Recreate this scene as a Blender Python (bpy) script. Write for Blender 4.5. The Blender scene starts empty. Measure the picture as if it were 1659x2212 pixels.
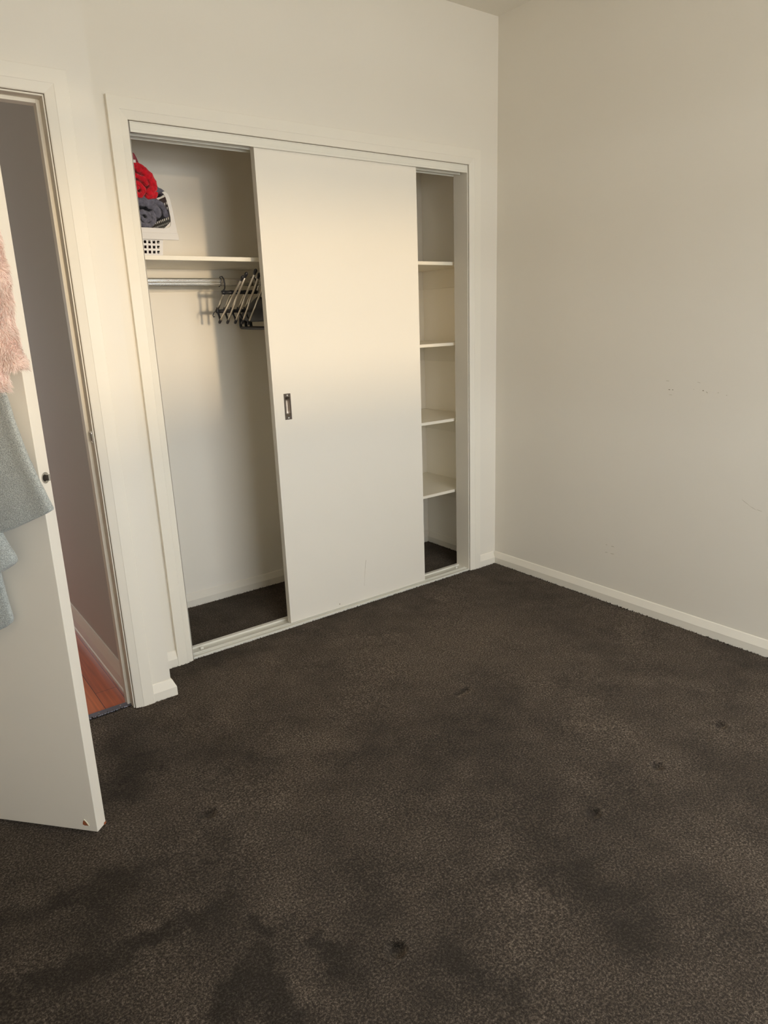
import bpy, bmesh, math, random
import numpy as np
from mathutils import Vector, Matrix

random.seed(7)
rng = np.random.default_rng(11)
S = bpy.context.scene
COL = S.collection
PI = math.pi

# ------------------------------------------------------------------ camera, world, sun, exposure
cam_d = bpy.data.cameras.new('camera')
cam_d.sensor_fit = 'VERTICAL'
cam_d.sensor_height = 36.0
cam_d.lens = 1495.2 / 2212 * 36.0
cam_d.clip_start = 0.02
cam = bpy.data.objects.new('camera', cam_d)
cam.location = (-2.7525, -2.6873, 1.3834)
cam.rotation_euler = (1.2988, 0.0366, -0.6424)
COL.objects.link(cam)
S.camera = cam

W = bpy.data.worlds.new('world')
S.world = W
W.use_nodes = True
bg = W.node_tree.nodes['Background']
# overcast-bright evening sky above, darker ground below the horizon
_N = W.node_tree.nodes; _L = W.node_tree.links
_tc = _N.new('ShaderNodeTexCoord'); _sx = _N.new('ShaderNodeSeparateXYZ'); _rp = _N.new('ShaderNodeValToRGB')
_L.new(_tc.outputs['Generated'], _sx.inputs['Vector'])
_mr = _N.new('ShaderNodeMapRange'); _mr.inputs['From Min'].default_value = -1; _mr.inputs['From Max'].default_value = 1
_L.new(_sx.outputs['Z'], _mr.inputs['Value']); _L.new(_mr.outputs['Result'], _rp.inputs['Fac'])
_e = _rp.color_ramp.elements
_e[0].position = 0.44; _e[0].color = (0.73, 0.74, 0.73, 1)
_e[1].position = 0.54; _e[1].color = (0.93, 0.97, 1.0, 1)
_L.new(_rp.outputs['Color'], bg.inputs['Color'])
bg.inputs['Strength'].default_value = 13.8

sun_d = bpy.data.lights.new('low_evening_sun', 'SUN')
sun_d.energy = 1.25
sun_d.angle = math.radians(3.0)
sun_d.color = (1.0, 0.76, 0.48)
sun = bpy.data.objects.new('low_evening_sun', sun_d)
sun.rotation_euler = (math.radians(89.5), 0, math.radians(-0.5))     # shines along +y, almost level
COL.objects.link(sun)

S.view_settings.view_transform = 'Standard'
S.view_settings.look = 'None'
S.view_settings.gamma = 1.0
S.view_settings.exposure = 0.0
S.view_settings.use_curve_mapping = False
S.cycles.use_denoising = True
S.cycles.max_bounces = 10
S.cycles.diffuse_bounces = 8
S.cycles.sample_clamp_indirect = 8.0
S.cycles.caustics_reflective = False
S.cycles.caustics_refractive = False

# window in the wall behind the camera: daylight comes in through it
WX0, WX1, WZ0, WZ1, YF = -2.62, -0.30, 0.95, 2.17, -4.0
BLIND0, BLIND1 = 2.0, 2.125
def portal(loc, rot, sx, sy):
    d = bpy.data.lights.new('daylight_portal', 'AREA')
    d.shape = 'RECTANGLE'; d.size = sx; d.size_y = sy
    d.cycles.is_portal = True
    o = bpy.data.objects.new('daylight_portal', d)
    o.location = loc; o.rotation_euler = rot
    COL.objects.link(o)
portal(((WX0+WX1)/2, YF-0.05, (WZ0+WZ1)/2), (PI/2, 0, 0), WX1-WX0, WZ1-WZ0)
HALL_END = 3.2
HWX0, HWX1, HWZ0, HWZ1 = -3.08, -2.45, 0.75, 1.75
portal(((HWX0+HWX1)/2, HALL_END+0.05, (HWZ0+HWZ1)/2), (-PI/2, 0, 0), HWX1-HWX0, HWZ1-HWZ0)

# ------------------------------------------------------------------ materials
def srgb(r, g, b):
    f = lambda c: (c/255/12.92) if c/255 <= 0.04045 else ((c/255+0.055)/1.055)**2.4
    return (f(r), f(g), f(b), 1)

def mat(name, color, rough=0.5, metal=0.0, coat=0.0, coat_rough=0.1, spec=0.5, bump=None, var=None, sheen=0.0):
    m = bpy.data.materials.new(name); m.use_nodes = True
    nt = m.node_tree; N = nt.nodes; L = nt.links
    p = N['Principled BSDF']
    p.inputs['Base Color'].default_value = color
    p.inputs['Roughness'].default_value = rough
    p.inputs['Metallic'].default_value = metal
    p.inputs['Coat Weight'].default_value = coat
    p.inputs['Coat Roughness'].default_value = coat_rough
    p.inputs['Specular IOR Level'].default_value = spec
    if sheen:
        p.inputs['Sheen Weight'].default_value = sheen
        p.inputs['Sheen Roughness'].default_value = 0.5
    tc = N.new('ShaderNodeTexCoord')
    if var:
        sc, amt = var
        n = N.new('ShaderNodeTexNoise'); n.inputs['Scale'].default_value = sc; n.inputs['Detail'].default_value = 4
        L.new(tc.outputs['Object'], n.inputs['Vector'])
        r = N.new('ShaderNodeMapRange')
        r.inputs['From Min'].default_value = 0.3; r.inputs['From Max'].default_value = 0.7
        r.inputs['To Min'].default_value = 1-amt; r.inputs['To Max'].default_value = 1+amt
        L.new(n.outputs['Fac'], r.inputs['Value'])
        mx = N.new('ShaderNodeMix'); mx.data_type = 'RGBA'; mx.blend_type = 'MULTIPLY'
        mx.inputs['Factor'].default_value = 1.0
        mx.inputs['A'].default_value = color
        cc = N.new('ShaderNodeCombineColor')
        for k in ('Red', 'Green', 'Blue'): L.new(r.outputs['Result'], cc.inputs[k])
        L.new(cc.outputs['Color'], mx.inputs['B'])
        L.new(mx.outputs['Result'], p.inputs['Base Color'])
    if bump:
        sc, st, dist = bump
        n = N.new('ShaderNodeTexNoise'); n.inputs['Scale'].default_value = sc; n.inputs['Detail'].default_value = 3
        L.new(tc.outputs['Object'], n.inputs['Vector'])
        b = N.new('ShaderNodeBump'); b.inputs['Strength'].default_value = st; b.inputs['Distance'].default_value = dist
        L.new(n.outputs['Fac'], b.inputs['Height'])
        L.new(b.outputs['Normal'], p.inputs['Normal'])
    return m

M_wall = mat('wall_paint', srgb(231, 226, 215), 0.6, coat=0.04, coat_rough=0.08, spec=0.12, bump=(90, 0.04, 0.002), var=(1.2, 0.015))
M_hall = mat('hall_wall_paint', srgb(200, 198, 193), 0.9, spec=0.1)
M_closet_lift = mat('closet_lift_paint', srgb(245, 240, 229), 0.7, spec=0.2)  # wall paint made lighter to lift the shaded closet
M_ceil = mat('ceiling_paint', srgb(231, 226, 214), 0.8, bump=(60, 0.05, 0.002))
M_trim = mat('gloss_trim_paint', srgb(235, 230, 218), 0.5, coat=0.06, coat_rough=0.07, spec=0.15, bump=(25, 0.02, 0.002))
M_jamb = mat('satin_jamb_paint', srgb(232, 226, 213), 0.65, spec=0.15)
M_leaf = mat('door_paint', srgb(228, 222, 210), 0.5, coat=0.15, coat_rough=0.25, bump=(40, 0.02, 0.001), var=(2.0, 0.02))
M_slide = mat('sliding_door_laminate', srgb(233, 228, 217), 0.6, coat=0.1, coat_rough=0.3, var=(1.5, 0.012))
M_shelf = mat('shelf_melamine', srgb(234, 228, 213), 0.4, coat=0.2, coat_rough=0.2)
M_track = mat('track_white_aluminium', srgb(226, 224, 214), 0.35, coat=0.3, coat_rough=0.15)
M_gap_shade = mat('gap_shade', srgb(120, 108, 92), 0.8)
M_scuff = mat('scuff_grime', srgb(146, 137, 118), 0.8)
M_scuff_l = mat('faint_scuff_grime', srgb(190, 182, 164), 0.8)
M_chip = mat('bare_door_skin', srgb(150, 84, 50), 0.8, var=(300, 0.4))
M_chipedge = mat('lifted_paint', srgb(240, 232, 205), 0.5)
M_steel = mat('satin_nickel', (0.42, 0.38, 0.34, 1), 0.32, 1.0)
M_pull = mat('dark_satin_nickel', (0.13, 0.11, 0.095, 1), 0.3, 1.0)
M_darkhole = mat('dark_latch', (0.05, 0.045, 0.04, 1), 0.35, 0.8)
M_chrome = mat('chrome', (0.75, 0.74, 0.72, 1), 0.1, 1.0)
M_rail = mat('ribbed_rail_aluminium', (0.72, 0.71, 0.68, 1), 0.22, 1.0)
M_tube = mat('trouser_rod_steel', (0.78, 0.72, 0.62, 1), 0.28, 0.9)
M_black = mat('black_plastic', srgb(40, 39, 43), 0.38)
M_blackv = mat('black_hanger_plastic', srgb(36, 37, 46), 0.5)
M_basket = mat('white_plastic', srgb(214, 211, 208), 0.35, coat=0.15)
M_red = mat('red_fleece', srgb(205, 8, 34), 0.95, bump=(260, 0.7, 0.004), var=(70, 0.25), sheen=0.25)
M_redtab = mat('red_satin_trim', srgb(130, 12, 34), 0.5)
M_tag = mat('white_label', srgb(235, 230, 225), 0.7)
M_grey = mat('slate_towelling', srgb(98, 98, 112), 0.95, bump=(260, 0.7, 0.004), var=(80, 0.3), sheen=0.2)
M_wool = mat('grey_wool', srgb(166, 171, 168), 0.95, bump=(420, 0.8, 0.003), var=(430, 0.42), sheen=0.25)
M_pink = mat('pink_fur_backing', srgb(214, 184, 174), 0.95, bump=(150, 0.8, 0.006))
M_fur = mat('pink_fur', srgb(236, 218, 209), 0.8, var=(30, 0.12), sheen=0.2)
M_strip = mat('anodised_threshold', (0.16, 0.16, 0.19, 1), 0.4, 0.7)
M_blind = bpy.data.materials.new('roller_blind_fabric'); M_blind.use_nodes = True
_n = M_blind.node_tree; _n.nodes['Principled BSDF'].inputs['Base Color'].default_value = srgb(225, 205, 170)
_n.nodes['Principled BSDF'].inputs['Roughness'].default_value = 0.9
_t = _n.nodes.new('ShaderNodeBsdfTranslucent'); _t.inputs['Color'].default_value = srgb(228, 205, 165)
_m = _n.nodes.new('ShaderNodeMixShader'); _m.inputs['Fac'].default_value = 0.5
_n.links.new(_n.nodes['Principled BSDF'].outputs[0], _m.inputs[1]); _n.links.new(_t.outputs[0], _m.inputs[2])
_n.links.new(_m.outputs[0], _n.nodes['Material Output'].inputs['Surface'])

def carpet_mat():
    m = bpy.data.materials.new('charcoal_carpet'); m.use_nodes = True
    nt = m.node_tree; N = nt.nodes; L = nt.links
    p = N['Principled BSDF']; p.inputs['Roughness'].default_value = 1.0
    p.inputs['Specular IOR Level'].default_value = 0.1
    p.inputs['Sheen Weight'].default_value = 0.30; p.inputs['Sheen Roughness'].default_value = 0.2
    p.inputs['Sheen Tint'].default_value = srgb(185, 170, 155)
    tc = N.new('ShaderNodeTexCoord')
    fine = N.new('ShaderNodeTexNoise'); fine.inputs['Scale'].default_value = 170; fine.inputs['Detail'].default_value = 8
    fine.inputs['Roughness'].default_value = 0.9
    L.new(tc.outputs['Object'], fine.inputs['Vector'])
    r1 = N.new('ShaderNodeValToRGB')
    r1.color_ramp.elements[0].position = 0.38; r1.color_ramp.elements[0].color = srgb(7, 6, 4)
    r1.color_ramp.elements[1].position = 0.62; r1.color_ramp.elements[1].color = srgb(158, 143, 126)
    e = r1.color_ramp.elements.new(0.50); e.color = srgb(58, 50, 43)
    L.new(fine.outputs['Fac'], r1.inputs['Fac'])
    # trodden-down nap: patches of leaning pile, plus painted door shadow and dent shading
    nap_shade = N.new('ShaderNodeAttribute'); nap_shade.attribute_name = 'nap_shade'
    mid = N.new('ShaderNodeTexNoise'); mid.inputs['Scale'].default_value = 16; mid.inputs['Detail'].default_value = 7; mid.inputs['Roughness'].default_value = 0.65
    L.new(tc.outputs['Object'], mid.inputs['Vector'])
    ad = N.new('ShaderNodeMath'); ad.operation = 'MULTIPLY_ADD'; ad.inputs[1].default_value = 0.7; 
    L.new(mid.outputs['Fac'], ad.inputs[0]); L.new(nap_shade.outputs['Fac'], ad.inputs[2])
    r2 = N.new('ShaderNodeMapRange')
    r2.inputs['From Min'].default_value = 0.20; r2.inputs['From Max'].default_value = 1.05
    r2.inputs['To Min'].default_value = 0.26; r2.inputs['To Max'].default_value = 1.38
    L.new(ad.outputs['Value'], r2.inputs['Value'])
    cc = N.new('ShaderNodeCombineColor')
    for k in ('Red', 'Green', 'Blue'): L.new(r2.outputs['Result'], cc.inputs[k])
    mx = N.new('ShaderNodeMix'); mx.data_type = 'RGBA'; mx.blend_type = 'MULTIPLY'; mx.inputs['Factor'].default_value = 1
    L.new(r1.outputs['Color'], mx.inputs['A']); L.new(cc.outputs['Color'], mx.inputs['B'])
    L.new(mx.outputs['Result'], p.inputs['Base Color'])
    b = N.new('ShaderNodeBump'); b.inputs['Strength'].default_value = 0.9; b.inputs['Distance'].default_value = 0.006
    L.new(fine.outputs['Fac'], b.inputs['Height']); L.new(b.outputs['Normal'], p.inputs['Normal'])
    return m
M_carpet = carpet_mat()

def timber_mat():
    m = bpy.data.materials.new('red_timber_boards'); m.use_nodes = True
    nt = m.node_tree; N = nt.nodes; L = nt.links
    p = N['Principled BSDF']; p.inputs['Roughness'].default_value = 0.35; p.inputs['Coat Weight'].default_value = 0.2
    tc = N.new('ShaderNodeTexCoord')
    mp = N.new('ShaderNodeMapping'); mp.inputs['Rotation'].default_value = (0, 0, PI/2)
    L.new(tc.outputs['Object'], mp.inputs['Vector'])
    br = N.new('ShaderNodeTexBrick')
    br.inputs['Color1'].default_value = srgb(182, 90, 52); br.inputs['Color2'].default_value = srgb(206, 114, 66)
    br.inputs['Mortar'].default_value = srgb(70, 35, 25)
    br.inputs['Scale'].default_value = 1; br.inputs['Mortar Size'].default_value = 0.0012
    br.inputs['Brick Width'].default_value = 1.1; br.inputs['Row Height'].default_value = 0.083
    L.new(mp.outputs['Vector'], br.inputs['Vector'])
    mp2 = N.new('ShaderNodeMapping'); mp2.inputs['Scale'].default_value = (90, 3, 1)
    L.new(tc.outputs['Object'], mp2.inputs['Vector'])
    g = N.new('ShaderNodeTexNoise'); g.inputs['Scale'].default_value = 1; g.inputs['Detail'].default_value = 5
    L.new(mp2.outputs['Vector'], g.inputs['Vector'])
    r = N.new('ShaderNodeMapRange'); r.inputs['From Min'].default_value = 0.3; r.inputs['From Max'].default_value = 0.7
    r.inputs['To Min'].default_value = 0.75; r.inputs['To Max'].default_value = 1.15
    L.new(g.outputs['Fac'], r.inputs['Value'])
    cc = N.new('ShaderNodeCombineColor')
    for k in ('Red', 'Green', 'Blue'): L.new(r.outputs['Result'], cc.inputs[k])
    mx = N.new('ShaderNodeMix'); mx.data_type = 'RGBA'; mx.blend_type = 'MULTIPLY'; mx.inputs['Factor'].default_value = 1
    L.new(br.outputs['Color'], mx.inputs['A']); L.new(cc.outputs['Color'], mx.inputs['B'])
    L.new(mx.outputs['Result'], p.inputs['Base Color'])
    return m
M_timber = timber_mat()

# ------------------------------------------------------------------ helpers
def link(name, me, m, parent=None, smooth=False):
    if m is not None: me.materials.append(m)
    if smooth:
        for p in me.polygons: p.use_smooth = True
    o = bpy.data.objects.new(name, me); COL.objects.link(o)
    if parent is not None: o.parent = parent
    return o

def from_bm(name, bm, m, parent=None, smooth=False, bevel=0.0, seg=2, normals=True):
    if normals: bmesh.ops.recalc_face_normals(bm, faces=bm.faces)
    me = bpy.data.meshes.new(name); bm.to_mesh(me); bm.free()
    o = link(name, me, m, parent, smooth)
    if bevel:
        b = o.modifiers.new('bevel', 'BEVEL'); b.width = bevel; b.segments = seg; b.limit_method = 'ANGLE'
        b.angle_limit = math.radians(40)
    return o

def box(bm, x0, x1, y0, y1, z0, z1, T=None):
    vs = [Vector((x, y, z)) for x in (x0, x1) for y in (y0, y1) for z in (z0, z1)]
    if T is not None: vs = [T(v) for v in vs]
    v = [bm.verts.new(c) for c in vs]
    for f in ((0, 1, 3, 2), (4, 6, 7, 5), (0, 4, 5, 1), (2, 3, 7, 6), (0, 2, 6, 4), (1, 5, 7, 3)):
        bm.faces.new([v[i] for i in f])

def boxes(name, lst, m, parent=None, bevel=0.0, T=None):
    bm = bmesh.new()
    for b in lst: box(bm, *b, T=T)
    return from_bm(name, bm, m, parent, bevel=bevel)

def sweep(bm, path, prof, N, closed_ends=True):
    """prof: (a, b) pairs; a along the in-plane side of the path, b along N."""
    N = Vector(N); path = [Vector(p) for p in path]
    dirs = [(path[i+1]-path[i]).normalized() for i in range(len(path)-1)]
    rings = []
    for i, p in enumerate(path):
        if i == 0: side = N.cross(dirs[0])
        elif i == len(path)-1: side = N.cross(dirs[-1])
        else:
            s0 = N.cross(dirs[i-1]); s1 = N.cross(dirs[i])
            side = (s0+s1).normalized(); side = side / max(0.2, side.dot(s0))
        rings.append([bm.verts.new(p + side*a + N*b) for a, b in prof])
    n = len(prof)
    for r0, r1 in zip(rings, rings[1:]):
        for i in range(n):
            bm.faces.new((r0[i], r0[(i+1) % n], r1[(i+1) % n], r1[i]))
    if closed_ends:
        bm.faces.new(rings[0]); bm.faces.new(list(reversed(rings[-1])))

def tube(bm, pts, r, seg=10, cap=True):
    pts = [Vector(p) for p in pts]
    rad = r if isinstance(r, (list, tuple)) else [r]*len(pts)
    t0 = (pts[1]-pts[0]).normalized()
    up = Vector((0, 0, 1)) if abs(t0.z) < 0.9 else Vector((1, 0, 0))
    nrm = t0.cross(up).normalized()
    rings = []
    for i, p in enumerate(pts):
        if i == 0: t = pts[1]-pts[0]
        elif i == len(pts)-1: t = pts[-1]-pts[-2]
        else: t = (pts[i+1]-pts[i]).normalized() + (pts[i]-pts[i-1]).normalized()
        t.normalize()
        nrm = (nrm - t*nrm.dot(t)).normalized(); bn = t.cross(nrm)
        rings.append([bm.verts.new(p + (nrm*math.cos(a) + bn*math.sin(a))*rad[i]) for a in [2*PI*k/seg for k in range(seg)]])
    for r0, r1 in zip(rings, rings[1:]):
        for k in range(seg): bm.faces.new((r0[k], r0[(k+1) % seg], r1[(k+1) % seg], r1[k]))
    if cap:
        bm.faces.new(list(reversed(rings[0]))); bm.faces.new(rings[-1])

def tag(o, label, cat, group=None, kind=None):
    o['label'] = label; o['category'] = cat
    if group: o['group'] = group
    if kind: o['kind'] = kind
    return o

def thing(name, label, cat, loc=(0, 0, 0), group=None, rot=None):
    o = bpy.data.objects.new(name, None); COL.objects.link(o)
    o.empty_display_size = 0.05
    o.location = loc
    if rot: o.rotation_euler = rot
    return tag(o, label, cat, group)

def struct(o, label, cat):
    return tag(o, label, cat, kind='structure')

# ------------------------------------------------------------------ dimensions
H = 2.747                      # ceiling
YD, YDB = -0.2271, -0.117      # wall with the hinged door: room face, hall face
XC = -2.0078                   # outer corner of that wall
XL, XR = -1.829, -0.2064       # closet opening (jamb faces)
ZT = 2.087                     # closet opening head
YB = 0.5723                    # closet back wall
CXL, CXR = -2.02, -0.0187      # closet side walls
DXL, DXR = -2.985, -2.158      # door frame faces
XW = -3.25                     # left wall of the room
TS = 0.016                     # skirting thickness
HS = 0.069                     # skirting height

# ------------------------------------------------------------------ shell
struct(boxes('wall_right', [(0, 0.12, YF-0.1, 0.1, -0.05, H)], M_wall),
       'plain cream painted wall on the right side of the room', 'wall')
struct(boxes('wall_back', [(-2.0078, XL-0.0, 0, 0.10, -0.05, H), (XR+0.018, 0, 0, 0.10, -0.05, H), (XL, XR+0.018, 0, 0.10, ZT+0.018, H)], M_wall),
       'cream wall around the closet opening', 'wall')
struct(boxes('wall_left', [(-2.138, XC, YD, YDB, -0.05, H), (-2.06, XC, YDB, 0.10, -0.05, H), (XW, DXL-0.02, YD, YDB, -0.05, H), (DXL-0.02, -2.138, YD, YDB, 2.082, H)], M_wall),
       'cream wall stepping forward around the open hinged door', 'wall')
struct(boxes('wall_closet_right', [(CXR, 0.12, 0.1, YB+0.1, -0.05, H)], M_closet_lift), 'cream right side wall inside the closet', 'wall')
struct(boxes('wall_closet_back', [(CXL, CXR, YB, YB+0.1, -0.05, H)], M_closet_lift), 'cream back wall inside the closet', 'wall')
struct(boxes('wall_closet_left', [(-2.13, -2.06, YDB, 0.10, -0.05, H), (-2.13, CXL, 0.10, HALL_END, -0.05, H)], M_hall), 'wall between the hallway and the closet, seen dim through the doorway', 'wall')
M_side = mat('taupe_bounce_cut', srgb(186, 178, 165), 0.8)  # unseen wall toned darker to cut bounce onto the door leaf
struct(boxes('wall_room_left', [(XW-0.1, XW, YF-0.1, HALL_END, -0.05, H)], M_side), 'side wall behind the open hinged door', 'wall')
struct(boxes('wall_front', [(XW, WX0, YF-0.1, YF, -0.05, H), (WX1, 0, YF-0.1, YF, -0.05, H),
        (WX0, WX1, YF-0.1, YF, -0.05, WZ0), (WX0, WX1, YF-0.1, YF, WZ1, H)], M_wall), 'cream window wall opposite the closet', 'wall')
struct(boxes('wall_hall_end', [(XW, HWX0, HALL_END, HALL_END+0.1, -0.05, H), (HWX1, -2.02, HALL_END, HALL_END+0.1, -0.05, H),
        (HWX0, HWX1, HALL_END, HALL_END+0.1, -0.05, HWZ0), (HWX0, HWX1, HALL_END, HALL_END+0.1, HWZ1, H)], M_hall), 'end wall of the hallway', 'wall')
struct(boxes('ceiling', [(XW-0.1, 0.12, YF-0.1, HALL_END+0.1, H, H+0.1)], M_ceil), 'off-white ceiling above the corner', 'ceiling')

# window frame and roller blind in the wall behind the camera
w1 = bpy.data.objects.new('window_1', None); COL.objects.link(w1); w1.location = ((WX0+WX1)/2, YF, WZ0)
struct(w1, 'white framed window in the wall opposite the closet', 'window')
o = boxes('window_frame', [(WX0, WX0+0.04, YF-0.08, YF-0.03, WZ0, WZ1), (WX1-0.04, WX1, YF-0.08, YF-0.03, WZ0, WZ1),
        (WX0, WX1, YF-0.08, YF-0.03, WZ0, WZ0+0.03)], M_trim)
o.parent = w1; o.matrix_parent_inverse = Matrix.Translation(w1.location).inverted()
rb = boxes('roller_blind', [(WX0+0.04, WX1-0.04, YF-0.022, YF-0.020, BLIND0, BLIND1), (WX0+0.04, WX1-0.04, YF-0.03, YF-0.012, BLIND0-0.02, BLIND0)], M_blind)
tag(rb, 'translucent roller blind half lowered over the window', 'blind')

M_sun_blocker = mat('sun_blocker_timber', srgb(120, 110, 98), 0.9)  # colour of the blockers added outside to shape the sun patch
struct(boxes('sun_blocker_rail', [(-9, 6, -7.62, -7.58, 0.86, 1.13), (-9, 6, -7.62, -7.58, 0.36, 0.48)] + [(x, x+0.09, -7.58, -7.50, -0.6, 1.10) for x in (-8, -5.6, -3.2, -0.8, 1.6, 4.0)], M_sun_blocker), 'unseen added timber post and rail fence outside the window', 'blocker')  # invented rail, unseen, softens the sun patch's lower edge
struct(boxes('sun_blocker_beam', [(-7, 5, -7.25, -7.15, 1.93, 2.20)] + [(x, x+0.1, -7.25, -7.15, -0.6, 1.93) for x in (-6.5, 4.4)], M_sun_blocker), 'timber pergola beam added unseen outside the window to soften the sun patch', 'occluder')  # invented beam, unseen, softens the sun patch's upper edge

# ------------------------------------------------------------------ carpet
DENTS = [(-2.1745, -0.9665, .020, .009), (-1.309, -1.6746, .018, .008), (-0.9791, -1.6668, .018, .009),
         (-0.6178, -1.6756, .018, .009), (-2.022, -1.6731, .020, .010)]
def carpet():
    x0, x1, y0, y1, st = -3.25, 0.0, -3.1, YB, 0.0065
    xs = np.arange(x0, x1+1e-6, st); ys = np.linspace(y0, y1, int(round((y1-y0)/st))+1)
    X, Y = np.meshgrid(xs, ys)
    Z = np.zeros_like(X)
    for fx, fy, ph, a in ((3.1, 1.7, .3, .0006), (6.3, -4.9, 1.1, .0005), (-9.7, 11.3, 2.2, .0004), (15.1, 13.7, 4.0, .0004)):
        Z += a*np.sin(fx*X+fy*Y+ph)
    for dx, dy, r, d in DENTS:
        q = ((X-dx)**2+(Y-dy)**2)/r**2
        Z += -d*np.exp(-q**2) + 0.25*d*np.exp(-(np.sqrt(q)-1.5)**2*6)
    Z[(Y > -0.02)] *= 0.3
    # the square repair patch set into the pile
    px, py = X+1.1359, Y+0.946
    ca, sa = math.cos(0.10), math.sin(0.10)
    a, b = px*ca+py*sa, -px*sa+py*ca
    Z += -0.007*np.exp(-((a/.034)**4+(b/.016)**4))
    # nap map: broad swirls, trodden streaks, and shade painted in
    nap_shade = 0.30*np.ones_like(X)
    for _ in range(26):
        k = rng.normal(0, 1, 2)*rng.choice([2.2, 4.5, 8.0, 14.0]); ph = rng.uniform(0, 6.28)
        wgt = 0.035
        nap_shade += wgt*np.sin(k[0]*X + k[1]*Y + ph + 1.2*np.sin(1.7*k[1]*X-1.3*k[0]*Y))
    # footmarks, vacuum streaks, patch edges, and the door's shadow painted dark (from x, y to x, y, half width, strength)
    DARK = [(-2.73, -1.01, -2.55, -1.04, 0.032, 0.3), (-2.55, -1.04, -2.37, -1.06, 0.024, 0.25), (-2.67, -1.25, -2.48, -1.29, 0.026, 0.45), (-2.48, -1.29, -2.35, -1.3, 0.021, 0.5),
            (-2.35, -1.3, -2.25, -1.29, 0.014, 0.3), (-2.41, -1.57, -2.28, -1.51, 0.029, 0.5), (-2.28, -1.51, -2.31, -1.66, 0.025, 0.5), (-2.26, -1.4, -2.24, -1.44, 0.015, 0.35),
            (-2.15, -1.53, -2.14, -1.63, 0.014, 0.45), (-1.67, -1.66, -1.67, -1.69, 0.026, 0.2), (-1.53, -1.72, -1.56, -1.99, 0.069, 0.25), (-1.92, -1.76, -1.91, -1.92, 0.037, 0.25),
            (-1.94, -0.82, -1.91, -0.91, 0.037, 0.25), (-2.2, -0.43, -2.19, -0.61, 0.058, 0.15), (-2.31, -0.45, -2.33, -0.68, 0.077, 0.35), (-2.58, -1.05, -2.47, -1.1, 0.021, 0.2),  # entries beside the doorway paint the open door's shadow
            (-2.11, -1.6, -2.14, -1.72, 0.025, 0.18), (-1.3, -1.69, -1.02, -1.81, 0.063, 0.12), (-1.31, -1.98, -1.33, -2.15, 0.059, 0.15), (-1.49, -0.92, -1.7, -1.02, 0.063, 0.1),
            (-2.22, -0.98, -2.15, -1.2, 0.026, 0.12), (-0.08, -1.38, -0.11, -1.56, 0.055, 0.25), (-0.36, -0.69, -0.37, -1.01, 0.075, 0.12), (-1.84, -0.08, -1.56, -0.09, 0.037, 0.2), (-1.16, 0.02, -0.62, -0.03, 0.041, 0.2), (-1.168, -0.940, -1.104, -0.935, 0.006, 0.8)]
    LIGHT = [(-2.48, -1.27, -2.33, -1.24, 0.03, 0.28), (-2.22, -1.39, -2.13, -1.4, 0.025, 0.15), (-2.24, -1.6, -2.23, -1.69, 0.02, 0.25), (-1.77, -0.34, -0.65, -0.58, 0.24, 0.30),  # broad last entry makes the far carpet paler
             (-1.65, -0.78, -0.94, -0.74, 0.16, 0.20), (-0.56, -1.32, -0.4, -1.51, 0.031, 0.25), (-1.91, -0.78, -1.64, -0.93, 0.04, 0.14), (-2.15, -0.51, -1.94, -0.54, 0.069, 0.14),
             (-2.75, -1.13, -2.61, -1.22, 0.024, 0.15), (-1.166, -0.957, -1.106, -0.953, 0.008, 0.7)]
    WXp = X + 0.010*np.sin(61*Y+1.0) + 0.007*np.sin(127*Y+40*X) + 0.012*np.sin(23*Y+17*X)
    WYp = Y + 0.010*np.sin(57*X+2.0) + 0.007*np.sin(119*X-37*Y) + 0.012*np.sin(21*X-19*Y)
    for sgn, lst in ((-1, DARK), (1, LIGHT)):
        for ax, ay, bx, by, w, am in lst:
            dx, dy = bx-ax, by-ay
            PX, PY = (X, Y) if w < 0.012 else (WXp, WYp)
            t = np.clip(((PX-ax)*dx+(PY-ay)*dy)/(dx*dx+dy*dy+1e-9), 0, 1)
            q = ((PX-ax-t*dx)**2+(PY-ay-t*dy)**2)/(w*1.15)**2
            nap_shade += sgn*am*np.exp(-q**1.4)
    # dent shading painted in: dark far crescent, light near crescent
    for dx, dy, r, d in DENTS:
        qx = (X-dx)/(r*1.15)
        nap_shade -= 0.60*np.exp(-(qx**2+((Y-dy-0.35*r+0.3*r*qx**2)/(r*0.55))**2))
        nap_shade += 0.35*np.exp(-(qx**2+((Y-dy+0.75*r)/(r*0.45))**2))
    nap_shade = np.clip(nap_shade, -0.1, 0.9)
    ny, nx = X.shape
    idx = np.arange(nx*ny).reshape(ny, nx)
    q = np.stack([idx[:-1, :-1], idx[:-1, 1:], idx[1:, 1:], idx[1:, :-1]], -1).reshape(-1, 4)
    cx = X[:-1, :-1].ravel()+st/2; cy = Y[:-1, :-1].ravel()+st/2
    keep = ~((cx < XC-0.02) & (cy > -0.205))
    q = q[keep]
    me = bpy.data.meshes.new('floor')
    me.vertices.add(nx*ny); me.vertices.foreach_set('co', np.stack([X, Y, Z], -1).ravel().astype(np.float32))
    me.loops.add(q.size); me.loops.foreach_set('vertex_index', q.ravel().astype(np.int32))
    me.polygons.add(len(q)); me.polygons.foreach_set('loop_start', (np.arange(len(q))*4).astype(np.int32))
    me.update(calc_edges=True)
    me.polygons.foreach_set('use_smooth', np.ones(len(q), dtype=bool))
    at = me.attributes.new('nap_shade', 'FLOAT', 'POINT'); at.data.foreach_set('value', nap_shade.ravel().astype(np.float32))
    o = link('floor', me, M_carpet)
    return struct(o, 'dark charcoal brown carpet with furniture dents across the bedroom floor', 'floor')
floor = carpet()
struct(boxes('floor_slab', [(XW, 0, YF, -3.1, -0.05, 0.0), (XW, 0, -3.1, 0.6, -0.06, -0.03)], M_carpet), 'carpeted floor behind the camera', 'floor')
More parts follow.
